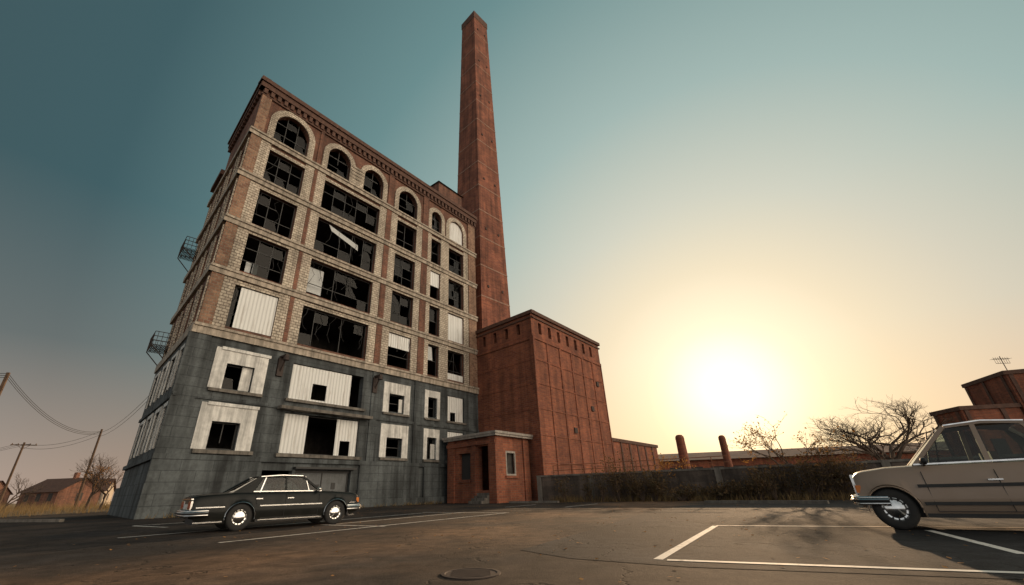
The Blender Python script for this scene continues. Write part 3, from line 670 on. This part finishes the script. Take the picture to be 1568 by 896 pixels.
# ================================================================ cars
def lerpt(tab,x):
    if x<=tab[0][0]: return tab[0][1]
    for (a,b),(c,d) in zip(tab,tab[1:]):
        if x<=c:
            t=(x-a)/(c-a);return b+(d-b)*t
    return tab[-1][1]
def car(name,loc,ang,paint,scale=(1,1,1),spec=None):
    s=spec;e=empty(name,loc,ang);e.scale=scale
    fx,rx=s['fx'],s['rx'];x0,x1=s['x0'],s['x1'];wr=.33;ar=.385;HW=s['hw']
    def W(x):
        w=HW
        if x>x1-.7: t=(x-(x1-.7))/.7;w-= .09*t*t
        if x<x0+.8: t=((x0+.8)-x)/.8;w-=.09*t*t
        return w
    xs=[];x=x0
    while x<x1: xs.append(x);x+=.045
    xs.append(x1)
    rows=[]
    for x in xs:
        zt=lerpt(s['top'],x);w=W(x);zb=lerpt([(x0,.36),(x0+.35,.25),(x0+.8,.2),(x1-.7,.2),(x1-.25,.27),(x1,.36)],x)
        za=0
        for c in (fx,rx):
            if abs(x-c)<ar: za=max(za,wr+math.sqrt(ar*ar-(x-c)**2)*.97)
        zb2=max(zb,za)
        sec=[(w*.93,zb2),(w*.985,max(zb+.1,zb2+.015)),(w+.012,max(.46,zb2+.03)),(w+.012,max(.5,zb2+.04)),(w+.004,max(.62,zb2+.05)),(w*.985,max(zt-.16,zb2+.055)),(w*.965,zt-.06),(w*.925,zt-.012),(w*.87,zt),(w*.5,zt+.018),(0,zt+.024)]
        rows.append([(x,y,z) for y,z in sec])
    mb=MB();n=len(rows[0])
    for sg in (1,-1):
        i0=len(mb.v)
        for r_ in rows: mb.v+=[(a,b*sg,c) for a,b,c in r_]
        for i in range(len(rows)-1):
            for j in range(n-1):
                a=i0+i*n+j;mb.f.append((a,a+1,a+n+1,a+n) if sg>0 else (a,a+n,a+n+1,a+1));mb.mi.append(0)
    for r_ in (rows[0],rows[-1]):
        poly=[(a,b,c) for a,b,c in r_]+[(a,-b,c) for a,b,c in reversed(r_[:-1])];mb.quad(*poly)
    mb.make('body_shell',paint,e,smooth=32)
    mb=MB()
    for c in (fx,rx):
        for sg in(1,-1):
            pts=[]
            for k in range(17):
                t=math.radians(-8+196*k/16);pts.append((c+math.cos(t)*ar,sg*(HW+.008),wr+math.sin(t)*ar*.97))
            mb.tube([p for p in pts if p[2]>.22],.014,6)
    mb.make('wheel_arch_lips','chrome' if s.get('chromearch') else paint,e,smooth=60)
    mb=MB();mb.box(x0+.15,x1-.15,-HW+.24,HW-.24,.19,.72);mb.box(rx+.42,fx-.42,-HW+.03,HW-.03,.2,.45);mb.make('underbody','blackpl',e)
    for c in (fx,rx):
        for sg in(1,-1):
            y=sg*(HW-.12)
            mb=MB();mb.lathe([(.19,.1*sg),(.215,.108*sg),(.27,.105*sg),(.315,.09*sg),(wr,.06*sg),(wr+.002,0),(wr,-.07*sg),(.3,-.095*sg),(.2,-.1*sg),(.19,-.06*sg)],(c,y,wr));
            mb.make('tyre','tyre',e,smooth=50)
            mb=MB();mb.lathe([(.2,.09*sg),(.208,.103*sg),(.19,.1*sg),(.175,.06*sg),(.15,.055*sg),(.14,.085*sg),(.1,.1*sg),(.05,.112*sg),(0,.115*sg)],(c,y,wr));mb.make('hubcap','chrome',e,smooth=35)
            mb=MB()
            for k in range(12):
                t=2*math.pi*k/12;mb.box(c+math.cos(t)*.163-.013,c+math.cos(t)*.163+.013,min(y+.056*sg,y+.066*sg),max(y+.056*sg,y+.066*sg),wr+math.sin(t)*.163-.013,wr+math.sin(t)*.163+.013)
            mb.make('wheel_slots','blackpl',e)
    cb,ct,rt,rb=s['cowl'],s['wtop'],s['rtop'],s['rbase']
    yb,yt=HW*.885,HW*.70;zr=s['roof']
    def side(x,z,sg,o=0):
        t=(z-.9)/(zr-.9);return (x,sg*(yb+(yt-yb)*t+o),z)
    mb=MB();nx,ny=16,10
    g=[]
    for i in range(nx+1):
        t=i/nx;x=rt[0]+(ct[0]-rt[0])*t;zc=lerpt([(0,rt[1]),(.15,rt[1]+.025),(.5,zr),(.85,ct[1]+.025),(1,ct[1])],t)
        row=[]
        for j in range(ny+1):
            v=-1+2*j/ny;row.append((x,(yt+.015)*v,zc+.02-.06*abs(v)**3.2))
        g.append(row)
    for i in range(nx):
        for j in range(ny): mb.quad(g[i][j],g[i+1][j],g[i+1][j+1],g[i][j+1])
    mb.make('roof',paint,e,smooth=60)
    mb=MB();
    for i in range(nx):
        for j in range(ny):
            f=lambda p:(p[0],p[1]*.97,p[2]-.035);mb.quad(f(g[i][j]),f(g[i+1][j]),f(g[i+1][j+1]),f(g[i][j+1]))
    mb.make('headliner','seat',e,smooth=60)
    gmb=MB()
    def screen(b,t,bow):
        n=8
        P=[[],[]]
        for j in range(n+1):
            v=-1+2*j/n;P[0].append((b[0]+bow*(1-v*v),yb*v*.985,b[1]));P[1].append((t[0]+bow*.5*(1-v*v),yt*v*.985,t[1]-.02-.03*v*v))
        for j in range(n): gmb.quad(P[0][j],P[0][j+1],P[1][j+1],P[1][j])
    screen(cb,ct,.07);screen(rb,rt,-.06)
    zt_=lambda x: lerpt([(rt[0],rt[1]),(rt[0]*.5+ct[0]*.5,zr-.03),(ct[0],ct[1])],x)-.05
    for sg in (1,-1):
        gmb.quad(side(cb[0]-.03,cb[1]-.02,sg),side(ct[0]-.02,ct[1]-.04,sg),side(rt[0],rt[1]-.04,sg),side(rb[0]+.06,rb[1]-.02,sg))
    gmb.make('glass','cglass',e,smooth=30,fixn=False)
    pm=MB();cm=MB();bm_=MB()
    for sg in (1,-1):
        up=(0,sg,.3)
        pm.beam(side(cb[0]+.02,cb[1]-.02,sg,.0),side(ct[0]+.01,ct[1]-.02,sg,.0),.06,.05,up)
        c0=s['cpil'];o=.018
        pm.quad(side(rb[0]-.02,rb[1]-.03,sg,o),side(rt[0]-.03,rt[1]-.02,sg,o),side(c0[1],zt_(c0[1])+.04,sg,o),side(c0[0],rb[1]-.03,sg,o))
        pm.beam(side(rb[0]-.0,rb[1]-.02,sg),side(rt[0]-.02,rt[1]-.02,sg),.06,.05,up)
        for (xb_,xt_,w,m) in s['pillars']:
            (pm if m=='p' else bm_ if m=='b' else cm).beam(side(xb_,.9,sg,.006),side(xt_,zt_(xt_)+.03,sg,.006),w,.03,up)
        k=6
        for i in range(k):
            xa=rt[0]+(ct[0]-rt[0])*i/k;xb2=rt[0]+(ct[0]-rt[0])*(i+1)/k
            pm.beam(side(xa,zt_(xa)+.03,sg,.01),side(xb2,zt_(xb2)+.03,sg,.01),.03,.05)
            cm.beam(side(xa,zt_(xa)+.055,sg,.03),side(xb2,zt_(xb2)+.055,sg,.03),.015,.018)
        cm.beam(side(cb[0]+.02,cb[1]+.012,sg,.03),side(c0[0],rb[1]+.012,sg,.03),.025,.025)
        xs2=[x0+.12+ (x1-x0-.24)*k/20 for k in range(21)]
        for z,ra,m in s['trims']:
            for a,b in zip(xs2,xs2[1:]):
                if any(abs(t-c)<ar+.03 for c in (fx,rx) for t in (a,b)) and z<wr+ar: continue
                (cm if m=='c' else bm_).beam((a,sg*(W(a)+ra),z),(b,sg*(W(b)+ra),z),.02,.028 if m=='c' else .05)
        for (pts) in s['doors']:
            for a,b in zip(pts,pts[1:]): bm_.beam((a[0],sg*(W(a[0])+.012-(.02 if a[1]>.75 else 0)),a[1]),(b[0],sg*(W(b[0])+.012-(.02 if b[1]>.75 else 0)),b[1]),.009,.009)
        for hx in s['handles']: cm.box(hx-.09,hx+.09,min(sg*(HW-.01),sg*(HW+.035)),max(sg*(HW-.01),sg*(HW+.035)),.765,.79)
        mx=cb[0]-.12;mz=cb[1]
        if sg in s['mirror']:
            bm_.beam((mx,sg*(HW-.08),mz-.01),(mx,sg*(HW+.06),mz+.03),.03,.03);cm2=MB();y=sg*(HW+.1);cm2.lathe([(0,.03),(.05,.028),(.075,.0),(.07,-.03),(0,-.035)],(0,0,0),ax=2,n=14)
            cm2.make('mirror','chrome' if s.get('chromemirror') else 'blackpl',e,Matrix.Translation((mx,y,mz+.06))@Matrix.Rotation(math.pi/2,4,'Y')@Matrix.Diagonal((.8,1.3,1.2,1)),smooth=60)
    pm.make('pillars',paint,e,smooth=20);cm.make('chrome_trim','chrome',e);bm_.make('shut_lines_and_rubber','blackpl',e)
    mb=MB()
    for xx in (s['seatf'],s['seatr']):
        for yy in ((-.36,.36) if xx==s['seatf'] else (0,)):
            w=.27 if xx==s['seatf'] else .62
            mb.box(xx-.25,xx+.25,yy-w,yy+w,.4,.62);mb.box(xx-.38,xx-.24,yy-w,yy+w,.5,1.06)
            if xx==s['seatf']: mb.box(xx-.37,xx-.28,yy-.13,yy+.13,1.08,1.22)
    mb.box(cb[0]-.3,cb[0]+.0,-.7,.7,.6,.93);mb.make('seats_and_dash','seat',e)
    mb=MB();pts=[(cb[0]-.42+.05*math.sin(2*math.pi*k/16),.36+.19*math.cos(2*math.pi*k/16),.95+.18*math.sin(2*math.pi*k/16)) for k in range(17)];mb.tube(pts,.014,6);mb.make('steering_wheel','blackpl',e)
    def bumper(xe,sg,z):
        mb=MB()
        path=[(xe-sg*.42,-(HW+.03),z)]+[(xe+sg*.0,-(HW+.01),z),(xe+sg*.07,-(HW-.07),z)]+[(xe+sg*(.09+.03*(1-v*v)),v*(HW-.15),z) for v in (-1,-.5,0,.5,1)]+[(xe+sg*.07,(HW-.07),z),(xe+sg*.0,(HW+.01),z),(xe-sg*.42,(HW+.03),z)]
        for dz,rw in ((0,.045),(.05,.03),(-.05,.03)): mb.tube([(a,b,c+dz) for a,b,c in path],rw,8)
        mb.make('bumper','chrome',e,smooth=60)
        mb=MB();mb.tube([(a+(sg*.04 if abs(b)<HW else 0),b+(.035 if b>HW else -.035 if b<-HW else 0),c) for a,b,c in path],.02,6);mb.make('bumper_rubber','blackpl',e,smooth=60)
    bumper(x1,1,.47);bumper(x0,-1,.47)
    zf=lerpt(s['top'],x1);mb=MB();mb.box(x1-.02,x1+.05,-.27,.27,.5,zf+.05);mb.make('grille_shell','chrome',e)
    mb=MB();
    for k in range(9): mb.box(x1+.045,x1+.056,-.23,.23,.54+k*.033,.556+k*.033)
    mb.box(x1-.01,x1+.02,-HW+.1,HW-.1,.56,.58);mb.make('grille_slats','blackpl',e)
    mb=MB();mbc=MB();mba=MB()
    for sg in(1,-1):
        y0_,y1_=sorted((sg*.33,sg*(HW-.2)));mb.box(x1-.02,x1+.03,y0_,y1_,.57,.75);mbc.box(x1-.03,x1+.015,y0_-.02,y1_+.02,.55,.77)
        ya,yb2=sorted((sg*(HW-.18),sg*(HW-.078)));mba.box(x1-.07,x1+.018,ya,yb2,.6,.73)
    mb.make('headlamps','lens',e);mbc.make('headlamp_rims','chrome',e);mba.make('indicators','amber',e)
    mb=MB();mbc=MB()
    zr_=lerpt(s['top'],x0)
    for sg in(1,-1):
        ya,yb2=sorted((sg*.42,sg*(HW-.1)));mb.box(x0-.025,x0+.05,ya,yb2,.58,.74);mbc.box(x0-.015,x0+.03,ya-.02,yb2+.02,.56,.76)
    mb.make('tail_lamps','red',e);mbc.make('tail_lamp_rims','chrome',e)
    mb=MB();mb.box(x0-.03,x0+.02,-.26,.26,.56,.69);mb.make('licence_plate','white',e)
    mb=MB();mb.box(x0-.02,x0+.03,-HW+.1,HW-.1,zr_-.05,zr_-.02);mb.make('trunk_trim','chrome',e)
    return e
sedan=dict(fx=1.38,rx=-1.38,x0=-2.6,x1=2.15,hw=.87,roof=1.42,
 top=[(-2.6,.84),(-2.45,.89),(-1.6,.94),(-.8,.94),(.8,.94),(1.2,.93),(1.9,.88),(2.08,.85),(2.15,.80)],
 cowl=(.85,.94),wtop=(.28,1.37),rtop=(-.95,1.35),rbase=(-1.62,.95),cpil=(-1.12,-.86),
 pillars=[(-.2,-.22,.05,'p'),(.5,.36,.02,'c'),(-.95,-.8,.03,'c')],
 trims=[(.60,.016,'c'),(.25,.0,'c')],doors=[[(.78,.3),(.8,.9)],[(-.22,.3),(-.2,.9)],[(-1.0,.62),(-1.05,.9)],[(.78,.3),(-.22,.3)],[(-.22,.3),(-.85,.3)]],
 handles=[-.08,-.95],mirror=(-1,),chromemirror=True,chromearch=True,seatf=.05,seatr=-.8)
P1=Vector((-6.95,13.2,0));P2=Vector((-4.86,15.0,0));dv=(P2-P1).normalized();ang=math.atan2(dv.y,dv.x)
ctr=(P1+P2)/2+Vector((-dv.y,dv.x,0))*.8
car('parked_black_sedan',(ctr.x,ctr.y,.004),ang,'blackpaint',(1,1,1.03),sedan)
sed2=dict(sedan);sed2.update(top=[(-2.3,.95),(-2.2,1.0),(-1.6,1.05),(-.8,1.04),(.9,1.03),(1.3,1.015),(1.68,.965),(1.78,.935),(1.84,.87)],x0=-2.3,x1=1.84,rx=-1.25,cowl=(.85,1.04),wtop=(.22,1.68),rtop=(-.8,1.67),rbase=(-1.4,1.06),roof=1.75,cpil=(-1.0,-.72),
 pillars=[(-.12,-.16,.07,'p'),(.55,.36,.02,'b')],seatr=-.7,trims=[(.42,.016,'b'),(.70,.01,'b')],chromearch=False,chromemirror=False,mirror=(1,),doors=[[(.8,.3),(.82,.93)],[(-.14,.3),(-.12,.93)],[(-.9,.5),(-1.06,.75),(-1.08,.93)],[(.8,.3),(-.14,.3)],[(-.14,.3),(-.85,.3)]])
h2=math.radians(141);hd=Vector((math.cos(h2),math.sin(h2),0));lf=Vector((-hd.y,hd.x,0))
fw=Vector((7.78,9.05,0));sc2=(1,1,1.05)
c2=fw-hd*1.38*sc2[0]-lf*.8*sc2[1]
car('parked_tan_sedan',(c2.x,c2.y,.008),h2,'tanpaint',sc2,sed2)

# ================================================================ world, sun, camera
w=bpy.data.worlds.new('World');sc.world=w;w.use_nodes=True;nt=w.node_tree;bg=nt.nodes['Background']
sky=N(nt,'ShaderNodeTexSky',sky_type='NISHITA');sky.sun_disc=False;sky.sun_elevation=SUN_EL;sky.sun_rotation=SUN_AZ;sky.dust_density=3;sky.ozone_density=2
tc=N(nt,'ShaderNodeTexCoord');dt=N(nt,'ShaderNodeVectorMath',operation='DOT_PRODUCT');nt.links.new(tc.outputs['Generated'],dt.inputs[0]);dt.inputs[1].default_value=S
g=math_(nt,'MULTIPLY',math_(nt,'ARCCOSINE',math_(nt,'MINIMUM',math_(nt,'MAXIMUM',dt.outputs['Value'],-1.0),1.0)),1/math.pi)
base=ramp_(nt,g,[(0,(2.0,1.7,1.2)),(.04,(1.10,.94,.70)),(.08,(.86,.75,.55)),(.13,(.63,.63,.53)),(.2,(.36,.47,.44)),(.3,(.145,.26,.265)),(.42,(.052,.108,.122)),(.56,(.05,.085,.095)),(1,(.7,.7,.68))])
sp=N(nt,'ShaderNodeSeparateXYZ');nt.links.new(tc.outputs['Generated'],sp.inputs[0])
hz=ramp_(nt,sp.outputs[2],[(0,.92),(.10,.62),(.25,.2),(.5,0.0)])
warm=ramp_(nt,g,[(0,(2.0,1.5,.9)),(.05,(1.06,.73,.42)),(.12,(.88,.53,.29)),(.22,(.66,.39,.23)),(.36,(.42,.27,.19)),(.6,(.6,.55,.5)),(1,(.9,.9,.9))])
col=mix_(nt,hz,base,warm)
ns=mix_(nt,1,sky.outputs[0],(.004,.0045,.0036),'MULTIPLY')
col=mix_(nt,1,col,ns,'ADD')
# added bright warm lobe low in the unseen sky, fills the shaded main facade
d2=N(nt,'ShaderNodeVectorMath',operation='DOT_PRODUCT');nt.links.new(tc.outputs['Generated'],d2.inputs[0]);d2.inputs[1].default_value=Vector((.85,-.5,.04)).normalized()
col=mix_(nt,1,col,ramp_(nt,d2.outputs['Value'],[(.58,(0,0,0)),(.8,(2.25,1.82,1.38)),(1,(3.5,2.85,2.1))]),'ADD')
nt.links.new(col,bg.inputs[0]);bg.inputs[1].default_value=1
sl_=bpy.data.lights.new('sun','SUN');sl_.energy=5;sl_.angle=math.radians(.6);sl_.color=(1,.66,.38);so=bpy.data.objects.new('sun',sl_);sc.collection.objects.link(so);so.rotation_euler=S.to_track_quat('Z','Y').to_euler()
cam=bpy.data.cameras.new('camera');co=bpy.data.objects.new('camera',cam);sc.collection.objects.link(co);sc.camera=co
R=(Matrix.Rotation(math.pi/2+math.radians(25.4),4,'X')@Matrix.Rotation(math.radians(-1.5),4,'Z'));co.matrix_world=Matrix.Translation((0,0,.85))@R
cam.sensor_width=36;cam.lens=640/1568*36;cam.shift_x=47/1568;cam.clip_end=4000;cam.clip_start=.05
sc.view_settings.view_transform='Standard';sc.view_settings.look='None';sc.view_settings.exposure=0
